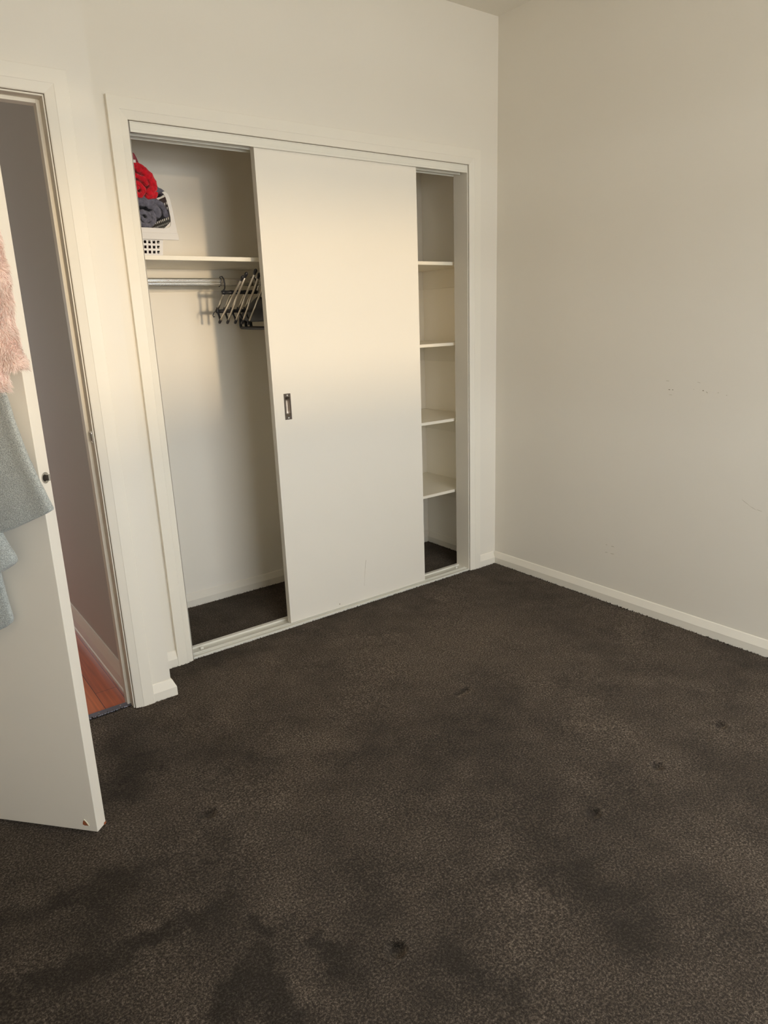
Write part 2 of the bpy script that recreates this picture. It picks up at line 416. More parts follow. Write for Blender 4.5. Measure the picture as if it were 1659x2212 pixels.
struct(boxes('hall_floor', [(XW, -2.13, -0.20, HALL_END, -0.03, -0.010)], M_timber), 'reddish timber boards of the hallway beyond the door', 'floor')

def pile_edge(segs):
    """ragged tufts where the pile meets skirting, frames and tracks"""
    bm = bmesh.new()
    for (ax, ay), (bx, by) in segs:
        A, B = Vector((ax, ay, 0)), Vector((bx, by, 0)); L = (B-A).length
        d = (B-A)/L; side = Vector((-d.y, d.x, 0))
        for k in range(int(L/0.0022)):
            c = A + d*random.uniform(0, L) + side*random.uniform(-0.004, 0.006)
            h = random.uniform(0.002, 0.0075); w = random.uniform(0.0016, 0.003)
            a = random.uniform(0, 6.28); lean = Vector((random.uniform(-1, 1), random.uniform(-1, 1), 0))*0.003
            base = [bm.verts.new(c + Vector((math.cos(a+2.1*i)*w, math.sin(a+2.1*i)*w, -0.002))) for i in range(3)]
            top = bm.verts.new(c + lean + Vector((0, 0, h)))
            for i in range(3): bm.faces.new((base[i], base[(i+1) % 3], top))
    o = from_bm('pile_edge', bm, M_carpet, floor, normals=False)
    o['kind'] = 'stuff'
    o['label'] = 'ragged tufts along the carpet edges'
pile_edge([((-TS, -1.75), (-TS, -TS)), ((-0.132, -TS), (-TS, -TS)), ((-0.2, -0.02), (-0.132, -0.02)), ((XL, -0.004), (XR, -0.004)),
           ((-1.905, -0.02), (XL, -0.02)), ((-1.99, -TS), (-1.905, -TS)), ((XC+TS, YD-TS), (XC+TS, -TS)),
           ((-2.0856, YD-TS), (XC+TS, YD-TS)), ((-2.154, YD-0.019), (-2.0856, YD-0.019)), ((-2.34, -0.2), (-2.16, -0.2)),
           ((XL-.1, YB-TS), (CXR, YB-TS)), ((CXR-TS, 0.1), (CXR-TS, YB-TS)), ((XL, 0.104), (XR, 0.104))])

# ------------------------------------------------------------------ skirtings
SK = [(0, -0.02), (TS, -0.02), (TS, 0.036), (0.0045, HS-0.003), (0.002, HS), (0, HS)]
def skirting(name, path, label, hs=None):
    bm = bmesh.new(); sweep(bm, [(x, y, 0) for x, y in path], SK, (0, 0, 1))
    o = from_bm(name, bm, M_trim)
    return struct(o, label, 'skirting board')
skirting('baseboard_right', [(0, YF), (0, 0)], 'long cream skirting board along the right wall')
skirting('baseboard_back', [(-TS, 0), (-0.134, 0)], 'short cream skirting board between the closet frame and the corner')
skirting('baseboard_left', [(XC, 0), (XC, YD), (-2.0856, YD)], 'cream skirting board wrapping the corner beside the door frame')
skirting('baseboard_left_return', [(-1.9028, 0), (XC+TS, 0)], 'tiny cream skirting piece left of the closet frame')
skirting('baseboard_closet_back', [(CXR, YB), (CXL, YB)], 'cream skirting board along the closet back wall')
skirting('baseboard_closet_right', [(CXR, 0.10), (CXR, YB-TS)], 'cream skirting board on the closet right side wall')
bm = bmesh.new()
HK = [(0, -0.012), (0.022, -0.012), (0.022, 0.002), (0.018, 0.005), (0.018, 0.05), (0.010, 0.078), (0.004, 0.094), (0, 0.094)]
sweep(bm, [(-2.13, YDB, 0), (-2.13, HALL_END, 0)], HK, (0, 0, 1))
struct(from_bm('baseboard_hall', bm, M_trim), 'tall grey-lit skirting board along the hallway wall', 'skirting board')

# ------------------------------------------------------------------ architraves, jambs
AR = [(0, 0.0), (0, 0.0075), (0.003, 0.0095), (0.0270, 0.0168), (0.0285, 0.018), (0.0680, 0.018), (0.069, 0.017), (0.069, 0.0)]
def architrave(name, xa, xb, zt, y, label):
    bm = bmesh.new()
    # path runs so that N x dir points away from the opening
    sweep(bm, [(xa, y, -0.01), (xa, y, zt), (xb, y, zt), (xb, y, -0.01)], AR, (0, -1, 0))
    return struct(from_bm(name, bm, M_trim), label, 'architrave')
architrave('trim_1', -1.834, -0.2014, ZT, 0.0, 'cream bevelled architrave framing the closet opening')
architrave('trim_2', -2.991, -2.1525, 2.068, YD, 'cream bevelled architrave framing the hallway door')

def shadow_gap(par, xa, xb, zt, y):  # dark strips painted as the shade between architrave and jamb
    o = boxes('shadow_gap_strip', [(xa-0.0010, xa+0.0004, y-0.0012, y, 0.0, zt+0.001), (xb-0.0004, xb+0.0010, y-0.0012, y, 0.0, zt+0.001), (xa, xb, y-0.0012, y, zt-0.0004, zt+0.0010)], M_gap_shade, bpy.data.objects[par])
    o['label'] = 'dark strip painted as the shadow gap between architrave and jamb'
t3 = boxes('trim_3', [(DXR, -2.138, YD-0.001, YDB, -0.02, 2.082), (DXL-0.02, DXL, YD-0.001, YDB, -0.02, 2.082), (DXL, DXR, YD-0.001, YDB, 2.062, 2.082),
        (DXR-0.011, DXR, YD+0.040, YD+0.075, -0.02, 2.062), (DXL, DXL+0.011, YD+0.040, YD+0.075, -0.02, 2.062), (DXL+0.011, DXR-0.011, YD+0.040, YD+0.075, 2.051, 2.062)], M_jamb, bevel=0.001)
struct(t3, 'cream door jamb with stop bead around the hallway doorway', 'door frame')
shadow_gap('trim_2', -2.991+0.0006, -2.1525-0.0012, 2.068-0.0012, YD-0.001)
# strike plate on the jamb
sp = boxes('strike_plate', [(DXR-0.0020, DXR+0.001, YD+0.001, YD+0.034, 1.014, 1.052)], M_chrome, t3, bevel=0.0008)
sp['label'] = 'small metal strike plate'
boxes('strike_lip', [(DXR-0.005, DXR-0.001, YD-0.005, YD+0.004, 1.018, 1.048)], M_chrome, sp, bevel=0.001)
boxes('keep_hole', [(DXR-0.0024, DXR-0.0012, YD+0.007, YD+0.026, 1.020, 1.046)], M_darkhole, sp)

t4 = boxes('trim_4', [(XR, XR+0.018, 0.0, 0.10, -0.02, ZT+0.018), (XL-0.018, XL, 0.0, 0.10, -0.02, ZT+0.018), (XL, XR, 0.0, 0.10, ZT, ZT+0.018)], M_trim, bevel=0.001)
shadow_gap('trim_1', -1.834+0.0012, -0.2014-0.0012, ZT-0.0012, 0.0)
struct(t4, 'cream jamb lining inside the closet opening', 'door frame')
struct(boxes('trim_5', [(DXL, DXR, YD+0.030, YD+0.063, -0.012, 0.0015)], M_strip, bevel=0.002), 'dark grey metal threshold strip between carpet and timber boards', 'threshold strip')
screws = [(-2.195, YD+0.048), (-2.275, YD+0.046)]
for sx, sy in screws:
    bm = bmesh.new(); bmesh.ops.create_cone(bm, cap_ends=True, segments=14, radius1=0.0035, radius2=0.003, depth=0.0016, matrix=Matrix.Translation((sx, sy, 0.002)))
    from_bm('screw', bm, M_chrome, bpy.data.objects['trim_5'])

# ------------------------------------------------------------------ hinged door leaf (opens 49 degrees into the room)
HP = Vector((-2.997, -0.2417, 0.0)); UL = Vector((0.658, -0.753, 0)).normalized(); NL = Vector((-0.753, -0.658, 0)).normalized()
LEAN = 0.0108
def leaf(u, z, w):                        # along the leaf, up, out from its room face
    return HP + UL*(u + LEAN*z) + NL*w + Vector((0, 0, z))
LT = lambda v: leaf(v.x, v.z, v.y)
d1 = bpy.data.objects.new('door_1', None); COL.objects.link(d1); d1.location = (0, 0, 0)
struct(d1, 'cream flush hinged door standing half open at left', 'door')
# the slab, its lower outer corner knocked off
bm = bmesh.new()
box(bm, 0, 0.82, -0.0385, 0, 0.018, 2.055, T=LT)
from_bm('door_slab', bm, M_leaf, d1, bevel=0.0012)
bm = bmesh.new()
def poly(bm, pts, w, T=LT, thick=0.0006):
    a = [bm.verts.new(T(Vector((u, w, z)))) for u, z in pts]; b = [bm.verts.new(T(Vector((u, w+thick, z)))) for u, z in pts]
    bm.faces.new(a); bm.faces.new(list(reversed(b)))
    for i in range(len(pts)): bm.faces.new((a[i], a[(i+1) % len(pts)], b[(i+1) % len(pts)], b[i]))
cu, cz = 0.7845, 0.044
poly(bm, [(cu-.009, cz-.006), (cu-.003, cz-.009), (cu+.003, cz-.0085), (cu+.011, cz-.009), (cu+.006, cz-.001), (cu+.002, cz+.005), (cu-.003, cz+.010), (cu-.007, cz+.003)], 0.0)
c = from_bm('paint_chip', bm, M_chip, d1); c['label'] = 'brown paint chip near the lower corner'
bm = bmesh.new()
poly(bm, [(cu-.003, cz+.010), (cu+.002, cz+.005), (cu+.006, cz-.001), (cu+.011, cz-.009), (cu+.0125, cz-.007), (cu+.007, cz+.003), (cu-.001, cz+.0125)], 0.0004, thick=0.0012)
from_bm('lifted_paint', bm, M_chipedge, c)
bm = bmesh.new()
box(bm, 0.8192, 0.8212, -0.0385, -0.030, 0.0175, 0.024, T=LT)
c = from_bm('edge_chip', bm, M_chip, d1); c['label'] = 'brown chip on the bottom outer edge'
# latch on the free edge
def edge_disc(name, ru, rz, wc, zc, e0, e1, m, parent):
    bm = bmesh.new(); n = 28
    a = [bm.verts.new(leaf(e0, zc+rz*math.sin(t), wc+ru*math.cos(t))) for t in [2*PI*i/n for i in range(n)]]
    b = [bm.verts.new(leaf(e1, zc+rz*math.sin(t), wc+ru*math.cos(t))) for t in [2*PI*i/n for i in range(n)]]
    bm.faces.new(a); bm.faces.new(b)
    for i in range(n): bm.faces.new((a[i], a[(i+1) % n], b[(i+1) % n], b[i]))
    return from_bm(name, bm, m, parent)
lp = edge_disc('latch_plate', 0.0135, 0.0140, -0.0195, 1.039, 0.815, 0.8212, M_rail, d1)
lp['label'] = 'round satin metal latch plate'
edge_disc('latch_recess', 0.0068, 0.0085, -0.0165, 1.039, 0.816, 0.8216, M_darkhole, lp)
bm = bmesh.new(); box(bm, 0.8205, 0.829, -0.0265, -0.0215, 1.031, 1.0475, T=LT); from_bm('latch_bolt', bm, M_chrome, lp, bevel=0.001)
# hinges
for z in (0.25, 1.0, 1.85):
    bm = bmesh.new(); tube(bm, [leaf(-0.006, z-0.05, 0.006), leaf(-0.006, z+0.05, 0.006)], 0.006, 12)
    from_bm('hinge', bm, M_steel, d1, smooth=False)

# ------------------------------------------------------------------ sliding closet door
Y0, Y1 = 0.012, 0.043
SX0, SX1, SZ0, SZ1 = -1.3430, -0.5185, 0.017, 2.058
sd = thing('sliding_door', 'large cream flush sliding door covering the middle of the closet', 'sliding door', ((SX0+SX1)/2, Y0, 0))
def PL(o, par):
    o.parent = par; o.matrix_parent_inverse = Matrix.Translation(par.location).inverted(); return o
# panel with an opening for the flush pull
HX0, HX1, HZ0, HZ1 = -1.2925, -1.2595, 0.9725, 1.0855
hx0, hx1, hz0, hz1 = HX0+0.006, HX1-0.006, HZ0+0.015, HZ1-0.015
def frame_boxes(x0, x1, z0, z1, a0, a1, b0, b1, y0, y1):
    return [(x0, a0, y0, y1, z0, z1), (a1, x1, y0, y1, z0, z1), (a0, a1, y0, y1, z0, b0), (a0, a1, y0, y1, b1, z1)]
bm = bmesh.new()
xs = [SX0, hx0, hx1, SX1]; zs = [SZ0, hz0, hz1, SZ1]
vf = {(i, k, s): bm.verts.new((xs[i], y, zs[k])) for i in range(4) for k in range(4) for s, y in ((0, Y0), (1, Y1))}
for i in range(3):
    for k in range(3):
        if (i, k) != (1, 1): bm.faces.new((vf[i, k, 0], vf[i+1, k, 0], vf[i+1, k+1, 0], vf[i, k+1, 0]))
        bm.faces.new((vf[i, k, 1], vf[i, k+1, 1], vf[i+1, k+1, 1], vf[i+1, k, 1]))
for k in range(3):
    bm.faces.new((vf[0, k, 0], vf[0, k+1, 0], vf[0, k+1, 1], vf[0, k, 1])); bm.faces.new((vf[3, k, 0], vf[3, k, 1], vf[3, k+1, 1], vf[3, k+1, 0]))
    bm.faces.new((vf[k, 0, 0], vf[k, 0, 1], vf[k+1, 0, 1], vf[k+1, 0, 0])); bm.faces.new((vf[k, 3, 0], vf[k+1, 3, 0], vf[k+1, 3, 1], vf[k, 3, 1]))
panel = PL(from_bm('door_panel', bm, M_slide, normals=False), sd)
bm = bmesh.new()
for b in frame_boxes(HX0, HX1, HZ0, HZ1, hx0, hx1, hz0, hz1, Y0-0.0018, Y0+0.0005): box(bm, *b)
fp = PL(from_bm('flush_pull', bm, M_pull), sd); fp['label'] = 'satin metal recessed finger pull'
bm = bmesh.new()
nz, nx = 14, 8
for pas in (0,):
    g = {}
    for i in range(nx+1):
        for k in range(nz+1):
            s, t = i/nx, k/nz
            dpt = 0.013*(1-abs(2*s-1)**5)*(1-abs(2*t-1)**9)
            g[i, k] = bm.verts.new((hx0+(hx1-hx0)*s, Y0-0.001+dpt, hz0+(hz1-hz0)*t))
    for i in range(nx):
        for k in range(nz): bm.faces.new((g[i, k], g[i+1, k], g[i+1, k+1], g[i, k+1]))
cup = from_bm('pull_cup', bm, M_steel, smooth=True, normals=False); PL(cup, sd)
cup.parent = fp; cup.matrix_parent_inverse = Matrix.Identity(4)
for z in (HZ0+0.0075, HZ1-0.0075):
    bm = bmesh.new(); bmesh.ops.create_cone(bm, cap_ends=True, segments=16, radius1=0.0036, radius2=0.0036, depth=0.0016,
        matrix=Matrix.Translation(((HX0+HX1)/2, Y0-0.002, z)) @ Matrix.Rotation(PI/2, 4, 'X'))
    s = from_bm('screw', bm, M_chrome); s.parent = fp
bm = bmesh.new()
PT = lambda v: Vector((v.x, Y0-v.y, v.z))
poly(bm, [(-0.8999, .2262), (-0.8980, .2240), (-0.9120, .1300), (-0.9155, .0900), (-0.9165, .0915), (-0.9105, .1500)], 0.0, T=PT, thick=0.0002)
s = PL(from_bm('scratch', bm, M_scuff_l), sd)
bm = bmesh.new(); bmesh.ops.create_cone(bm, cap_ends=True, segments=10, radius1=0.003, radius2=0.003, depth=0.0004, matrix=Matrix.Translation((-1.0672, Y0-0.0002, 0.0356)) @ Matrix.Rotation(PI/2, 4, 'X'))
PL(from_bm('scuff_spot', bm, M_scuff), sd)

# head track with fascia and two channels; floor track
ht = thing('head_track', 'white aluminium top track across the closet opening head', 'track', ((XL+XR)/2, 0.05, 2.05))
def bxp(name, lst, m, par, bevel=0.0):
    return PL(boxes(name, lst, m, bevel=bevel), par)
bxp('fascia', [(XL+0.002, XR-0.001, -0.001, 0.005, 2.0505, 2.0800), (XL+0.002, XR-0.001, -0.0005, 0.004, 2.0812, 2.0850), (XL+0.002, XR-0.001, 0.003, 0.006, 2.0795, 2.0815),
                (XL+0.002, XR-0.001, -0.0016, 0.0, 2.0590, 2.0655)], M_track, ht, bevel=0.0005)
bxp('channel', [(XL+0.002, XR-0.001, 0.0, 0.10, 2.080, 2.0865), (XL+0.002, XR-0.001, 0.048, 0.053, 2.0500, 2.080), (XL+0.002, XR-0.001, 0.095, 0.0995, 2.0500, 2.080)], M_track, ht, bevel=0.0012)
ft = thing('floor_track', 'white aluminium floor track along the closet threshold', 'track', ((XL+XR)/2, 0.05, 0))
def rail_prof():
    b = [(XL, XR, -0.002, 0.103, -0.015, 0.0060), (XL, XR, -0.003, 0.012, -0.015, 0.0110), (XL, XR, 0.017, 0.020, 0.006, 0.0125), (XL, XR, 0.030, 0.040, 0.006, 0.0125),
         (XL, XR, 0.083, 0.103, 0.006, 0.0140)]
    return b
bxp('track_rail', rail_prof(), M_track, ft, bevel=0.0008)
for x, y in ((-1.768, 0.058), (-0.2480, 0.058)):
    bxp('door_stop', [(x-0.007, x+0.007, y-0.004, y+0.004, 0.006, 0.0175)], M_track, ft, bevel=0.0015)

# ------------------------------------------------------------------ closet interior
def shelf(label, x0, x1, z1, th, y0, cleats, group):
    t = thing('closet_shelf', label, 'shelf', ((x0+x1)/2, y0, z1-th), group)
    bxp('board', [(x0, x1, y0, YB, z1-th, z1)], M_shelf, t, bevel=0.0008)
    for c in cleats: bxp('cleat', [c], M_trim, t, bevel=0.001)
    return t
TOPZ = 1.6530
XP = -0.52
CH = 0.098
shelf('long cream top shelf carrying the laundry basket above the hanging rail', CXL, CXR, TOPZ, 0.0165, 0.118,
      [(CXL, XP-0.018, YB-0.018, YB, TOPZ-0.0165-CH, TOPZ-0.0165), (XP, CXR-0.018, YB-0.018, YB, TOPZ-0.0165-CH, TOPZ-0.0165), (CXR-0.018, CXR, 0.13, YB, TOPZ-0.0165-CH, TOPZ-0.0165)], 'closet shelves')
for z, lab in ((1.250, 'small cream shelf second from the top right of the sliding door'), (0.848, 'small cream shelf third from the top right of the sliding door'), (0.450, 'lowest small cream shelf right of the sliding door')):
    shelf(lab, XP, CXR, z, 0.0155, 0.116, [(XP, CXR-0.018, YB-0.018, YB, z-0.0155-CH, z-0.0155), (CXR-0.018, CXR, 0.13, YB, z-0.0155-CH, z-0.0155)], 'closet shelves')
struct(boxes('closet_divider', [(XP-0.018, XP, 0.116, YB, 0, TOPZ-0.0165)], M_shelf), 'cream upright panel between hanging space and shelves, behind the sliding door', 'panel')

# fluted oval hanging rail
rl = thing('hanging_rail', 'ribbed oval metal hanging rail under the top closet shelf', 'rail', (-1.3, 0.29, 1.565))
bm = bmesh.new(); n = 96; ring = []
for i in range(n):
    a = 2*PI*i/n
    fl = 1 - 0.09*(0.5+0.5*math.cos(a*16))
    ring.append((0.0085*math.cos(a)*fl, 0.0145*math.sin(a)*fl + (0.002*math.sin(a))))
A = [bm.verts.new((CXL+0.002, 0.29+p, 1.565+q)) for p, q in ring]; B = [bm.verts.new((XP-0.018, 0.29+p, 1.565+q)) for p, q in ring]
for i in range(n): bm.faces.new((A[i], A[(i+1) % n], B[(i+1) % n], B[i]))
bm.faces.new(A); bm.faces.new(B)
PL(from_bm('rail_tube', bm, M_rail, smooth=False), rl)
for x in (CXL, XP-0.018-0.012):
    bxp('rail_socket', [(x, x+0.012, 0.272, 0.308, 1.545, 1.585)], M_chrome, rl, bevel=0.002)

# ------------------------------------------------------------------ laundry basket
BX, BY = -1.82, 0.16
lb = thing('laundry_basket', 'white plastic laundry basket with square holes on the top closet shelf', 'basket', (BX, 0.3, TOPZ))
def holed(bm, P, us, vs, hole):
    """grid surface P(u,v); cells for which hole(i,k) is true are left open"""
    g = [[bm.verts.new(P(u, v)) for v in vs] for u in us]
    for i in range(len(us)-1):
        for k in range(len(vs)-1):
            if not hole(i, k): bm.faces.new((g[i][k], g[i+1][k], g[i+1][k+1], g[i][k+1]))
def cells(lo, hi, first, pitch, w, n):
    out = [lo]
    for i in range(n):
        c = first+i*pitch
        out += [c-w/2, c+w/2]
    out.append(hi); return out
D0 = 0.29
bm = bmesh.new()
# front wall: tapers inwards to the bottom
us = cells(-0.127, 0.127, -0.109+0.0022, 0.018, 0.0106, 13)
zsv = [0.0] + [c for z in (0.0165, 0.0348, 0.0533) for c in (z-0.0053, z+0.0053)] + [0.082, 0.105]
def front(u, z):
    k = 0.93 + 0.07*z/0.105
    return Vector((u*k + (0.001 if u > 0 else -0.001), BY-0.3 + 0.008*(1-z/0.105), z))
odd = lambda i, k: i % 2 == 1 and k % 2 == 1 and k < 6
holed(bm, front, us, zsv, odd)
# right, left and back walls, higher than the front
zsh = [0.0] + [c for j in range(11) for c in (0.0165+0.0184*j-0.0049, 0.0165+0.0184*j+0.0049)] + [0.225]
ds = cells(0.0, D0, 0.02, 0.0205, 0.0105, 13)
for s in (-1, 1):            # upper part flares out under the rim
    def sidew(d, z, s=s):
        k = 0.93 + 0.07*min(1, z/0.105)
        return Vector((s*(0.128*k + 0.001 + 0.036*min(1, max(0, z-0.098)/0.03)), BY-0.3 + 0.008*(1-min(1, z/0.105)) + d, z))
    holed(bm, sidew, ds, zsh, lambda i, k: i % 2 == 1 and k % 2 == 1)
def backw(u, z):
    k = 0.93 + 0.07*min(1, z/0.105)
    return Vector((u*k + (0.036 if u > 0 else -0.036)*abs(u)/0.127*min(1, max(0, z-0.098)/0.03), BY-0.3+D0, z))
holed(bm, backw, us, zsh, lambda i, k: i % 2 == 1 and k % 2 == 1)
holed(bm, lambda u, v: Vector((u, v, 0.002)), [-0.119, 0.119], [BY-0.3+0.008, BY-0.3+D0], lambda i, k: False)
body = from_bm('basket_body', bm, M_basket, lb, normals=False)
sl = body.modifiers.new('solid', 'SOLIDIFY'); sl.thickness = 0.0022; sl.offset = 0
# flange: U-shaped plate round the dipped front
def flange_pts():
    outer = [(0.1867, 0.0625), (0.1868, 0.070), (0.1850, 0.090), (0.178, 0.15), (0.171, 0.205), (0.166, 0.228), (0.158, 0.236), (0.150, 0.238)]
    inner = [(0.0, 0.1045), (0.135, 0.1045), (0.150, 0.107), (0.1585, 0.113), (0.1625, 0.124), (0.1635, 0.146), (0.160, 0.18), (0.1535, 0.215), (0.146, 0.230), (0.140, 0.234)]
    return outer, inner
outer, inner = flange_pts()
loop = [(0.0, 0.0625)] + outer + list(reversed(inner))
loop = loop + []
bm = bmesh.new()
for s in (1, -1):
    # strips between bottom/outer and inner outline
    pairs = [((0.0, 0.0625), (0.0, 0.1045)), ((0.10, 0.0625), (0.10, 0.1045)), ((0.140, 0.0625), (0.135, 0.1045)), ((0.170, 0.0625), (0.150, 0.107)), ((0.1862, 0.0630), (0.1585, 0.113)),
             ((0.1858, 0.090), (0.1625, 0.124)), ((0.1800, 0.140), (0.1635, 0.146)), ((0.1745, 0.185), (0.160, 0.18)), ((0.1690, 0.218), (0.1535, 0.215)), ((0.163, 0.232), (0.146, 0.230)), ((0.150, 0.239), (0.140, 0.234))]
    y0, y1 = BY-0.3-0.006, BY-0.3-0.002
    r = [[bm.verts.new((s*p[0], y, p[1])) for p in pr for y in (y0, y1)] for pr in pairs]
    for a, b in zip(r, r[1:]):
        bm.faces.new((a[0], b[0], b[2], a[2])); bm.faces.new((a[1], a[3], b[3], b[1]))
        bm.faces.new((a[0], a[1], b[1], b[0])); bm.faces.new((a[2], b[2], b[3], a[3]))
    bm.faces.new((r[-1][0], r[-1][1], r[-1][3], r[-1][2]))
# lower step of the flange and the lip round the outside
    a = [(s*0.0, 0.0615), (s*0.187, 0.0615), (s*0.1880, 0.066), (s*0.1852, 0.0865), (s*0.0, 0.0865)]
    f = [bm.verts.new((x, y0-0.005, z)) for x, z in a]; g = [bm.verts.new((x, y0+0.001, z)) for x, z in a]
    bm.faces.new(f); bm.faces.new(g)
    for i in range(5): bm.faces.new((f[i], f[(i+1) % 5], g[(i+1) % 5], g[i]))
fl = from_bm('basket_rim', bm, M_basket, lb, bevel=0.0012)

# ------------------------------------------------------------------ towels and blanket in the basket
def fold(bm, path, th, y0, y1, wob=0.0, seed=0, ny=12, step=0.004):
    """a thick soft band following path in the xz-plane, running from y0 back to y1 with rounded front edge"""
    r = random.Random(seed)
    P = [Vector((x, 0, z)) for x, z in path]
    # Catmull-Rom resample
    pts = []
    for i in range(len(P)-1):
        p0 = P[max(0, i-1)]; p1 = P[i]; p2 = P[i+1]; p3 = P[min(len(P)-1, i+2)]
        n = max(2, int((p2-p1).length/step))
        for k in range(n):
            t = k/n
            pts.append(0.5*((2*p1)+(p2-p0)*t+(2*p0-5*p1+4*p2-p3)*t*t+(3*p1-p0-3*p2+p3)*t**3))
    pts.append(P[-1])
    m = 10
    rows = []
    N = len(pts)
    ph = [r.uniform(0, 6.28) for _ in range(6)]
    for i, p in enumerate(pts):
        t = (pts[min(N-1, i+1)]-pts[max(0, i-1)]).normalized()
        nn = Vector((-t.z, 0, t.x))
        # rounded cap at both ends of the band
        e = min(i, N-1-i)*step
        tk = th*math.sqrt(max(0.02, 1-(1-min(1, e/(th*0.5)))**2))
        prof = []
        for k in range(m+1):            # outer side front round -> back
            a = PI*k/m
            prof.append((math.cos(a)*tk/2, -math.sin(a)*tk/2*0.8))
        ring = []
        w1 = wob*math.sin(i*0.21+ph[0]) + wob*0.6*math.sin(i*0.47+ph[1])
        for a, b in prof:
            ring.append(p + nn*(a + w1*0.4) + Vector((0, y0 + th*0.4 + b + w1, 0)))
        back = [p + nn*(-tk/2) + Vector((0, y1, 0)), p + nn*(tk/2) + Vector((0, y1, 0))]
        ring += back
        rows.append([bm.verts.new(v) for v in ring])
    M = len(rows[0])
    for a, b in zip(rows, rows[1:]):
        for k in range(M): bm.faces.new((a[k], a[(k+1) % M], b[(k+1) % M], b[k]))
    bm.faces.new(rows[0]); bm.faces.new(rows[-1])
def spiral(cx, cz, r0, r1, turns, a0=0.0, sq=1.0, sgn=1):
    n = int(turns*14)
    return [(cx+(r0+(r1-r0)*i/n)*math.cos(a0+sgn*2*PI*turns*i/n), cz+sq*(r0+(r1-r0)*i/n)*math.sin(a0+sgn*2*PI*turns*i/n)) for i in range(n+1)]
def soft(o, amt, size, levels=1):
    s = o.modifiers.new('sub', 'SUBSURF'); s.levels = levels; s.render_levels = levels
    tx = bpy.data.textures.new('fluff', 'CLOUDS'); tx.noise_scale = size; tx.noise_depth = 3
    d = o.modifiers.new('fluff', 'DISPLACE'); d.texture = tx; d.strength = amt; d.mid_level = 0.5; d.texture_coords = 'GLOBAL'
    return o
red = thing('red_blanket', 'bright red fluffy blanket rolled on top of the basket pile', 'blanket', (-1.75, 0.25, 1.852))
bm = bmesh.new()
fold(bm, spiral(-1.7700, 1.890, 0.006, 0.0300, 1.55, a0=0.6, sq=1.02), 0.0185, 0.152, 0.34, 0.0015, 1)
fold(bm, [(-1.815, 1.948), (-1.785, 1.944), (-1.757, 1.937), (-1.738, 1.928), (-1.732, 1.915), (-1.738, 1.906)], 0.020, 0.156, 0.34, 0.001, 2)
fold(bm, [(-1.820, 1.972), (-1.785, 1.978), (-1.755, 1.971), (-1.730, 1.955), (-1.712, 1.932), (-1.708, 1.908), (-1.722, 1.886), (-1.735, 1.876)], 0.033, 0.154, 0.34, 0.001, 3)
fold(bm, [(-1.745, 1.872), (-1.722, 1.870), (-1.702, 1.876), (-1.697, 1.892)], 0.018, 0.160, 0.34, 0.001, 4)
fold(bm, [(-1.86, 1.87), (-1.84, 1.90), (-1.83, 1.94), (-1.84, 1.97)], 0.05, 0.16, 0.34, 0.001, 5)
soft(PL(from_bm('blanket_roll', bm, M_red, smooth=True), red), 0.010, 0.016)
bm = bmesh.new()
a = [(-1.795, 1.990), (-1.753, 1.990), (-1.759, 2.006), (-1.765, 2.018), (-1.768, 2.021), (-1.786, 2.022)]
f = [bm.verts.new((x, 0.166, z)) for x, z in a]; g = [bm.verts.new((x+0.004, 0.176, z)) for x, z in a]
bm.faces.new(f); bm.faces.new(g)
for i in range(len(a)): bm.faces.new((f[i], f[(i+1) % len(a)], g[(i+1) % len(a)], g[i]))
c = PL(from_bm('satin_trim', bm, M_redtab, bevel=0.002), red); c['label'] = 'darker red satin binding'
c = bxp('care_tag', [(-1.785, -1.7675, 0.1530, 0.1545, 1.984, 1.994)], M_tag, red); c['label'] = 'small white care tag'

g1 = thing('grey_towel', 'slate grey towel rolled into a spiral at the basket front', 'towel', (-1.752, 0.25, TOPZ), 'grey towels in the basket')
bm = bmesh.new()
fold(bm, spiral(-1.7560, 1.7945, 0.005, 0.0395, 1.75, a0=2.4, sq=0.90), 0.0200, 0.156, 0.33, 0.0015, 7)
soft(PL(from_bm('towel_roll', bm, M_grey, smooth=True), g1), 0.011, 0.014)
g2 = thing('grey_towel', 'slate grey towel folded over the rolled towel, hanging down at right', 'towel', (-1.72, 0.25, TOPZ), 'grey towels in the basket')
bm = bmesh.new()
fold(bm, [(-1.84, 1.850), (-1.80, 1.851), (-1.765, 1.853), (-1.735, 1.848), (-1.710, 1.832), (-1.700, 1.812), (-1.708, 1.798)], 0.034, 0.160, 0.33, 0.0015, 9)
fold(bm, [(-1.80, 1.868), (-1.75, 1.866), (-1.715, 1.862), (-1.686, 1.850), (-1.668, 1.826), (-1.663, 1.800)], 0.023, 0.168, 0.33, 0.001, 10)
fold(bm, [(-1.84, 1.81), (-1.82, 1.80), (-1.81, 1.77)], 0.04, 0.17, 0.33, 0.001, 11)
soft(PL(from_bm('towel_fold', bm, M_grey, smooth=True), g2), 0.011, 0.018)
g3 = thing('grey_towel', 'darker slate grey towel corner poking up behind the red blanket', 'towel', (-1.69, 0.32, TOPZ), 'grey towels in the basket')
bm = bmesh.new()
fold(bm, [(-1.735, 1.900), (-1.712, 1.915), (-1.693, 1.914), (-1.678, 1.903), (-1.665, 1.899), (-1.655, 1.886)], 0.022, 0.195, 0.30, 0.001, 12)
fold(bm, [(-1.72, 1.885), (-1.70, 1.880), (-1.685, 1.86), (-1.68, 1.83)], 0.030, 0.22, 0.32, 0.001, 13)
soft(PL(from_bm('towel_fold', bm, M_grey, smooth=True), g3), 0.008, 0.014)

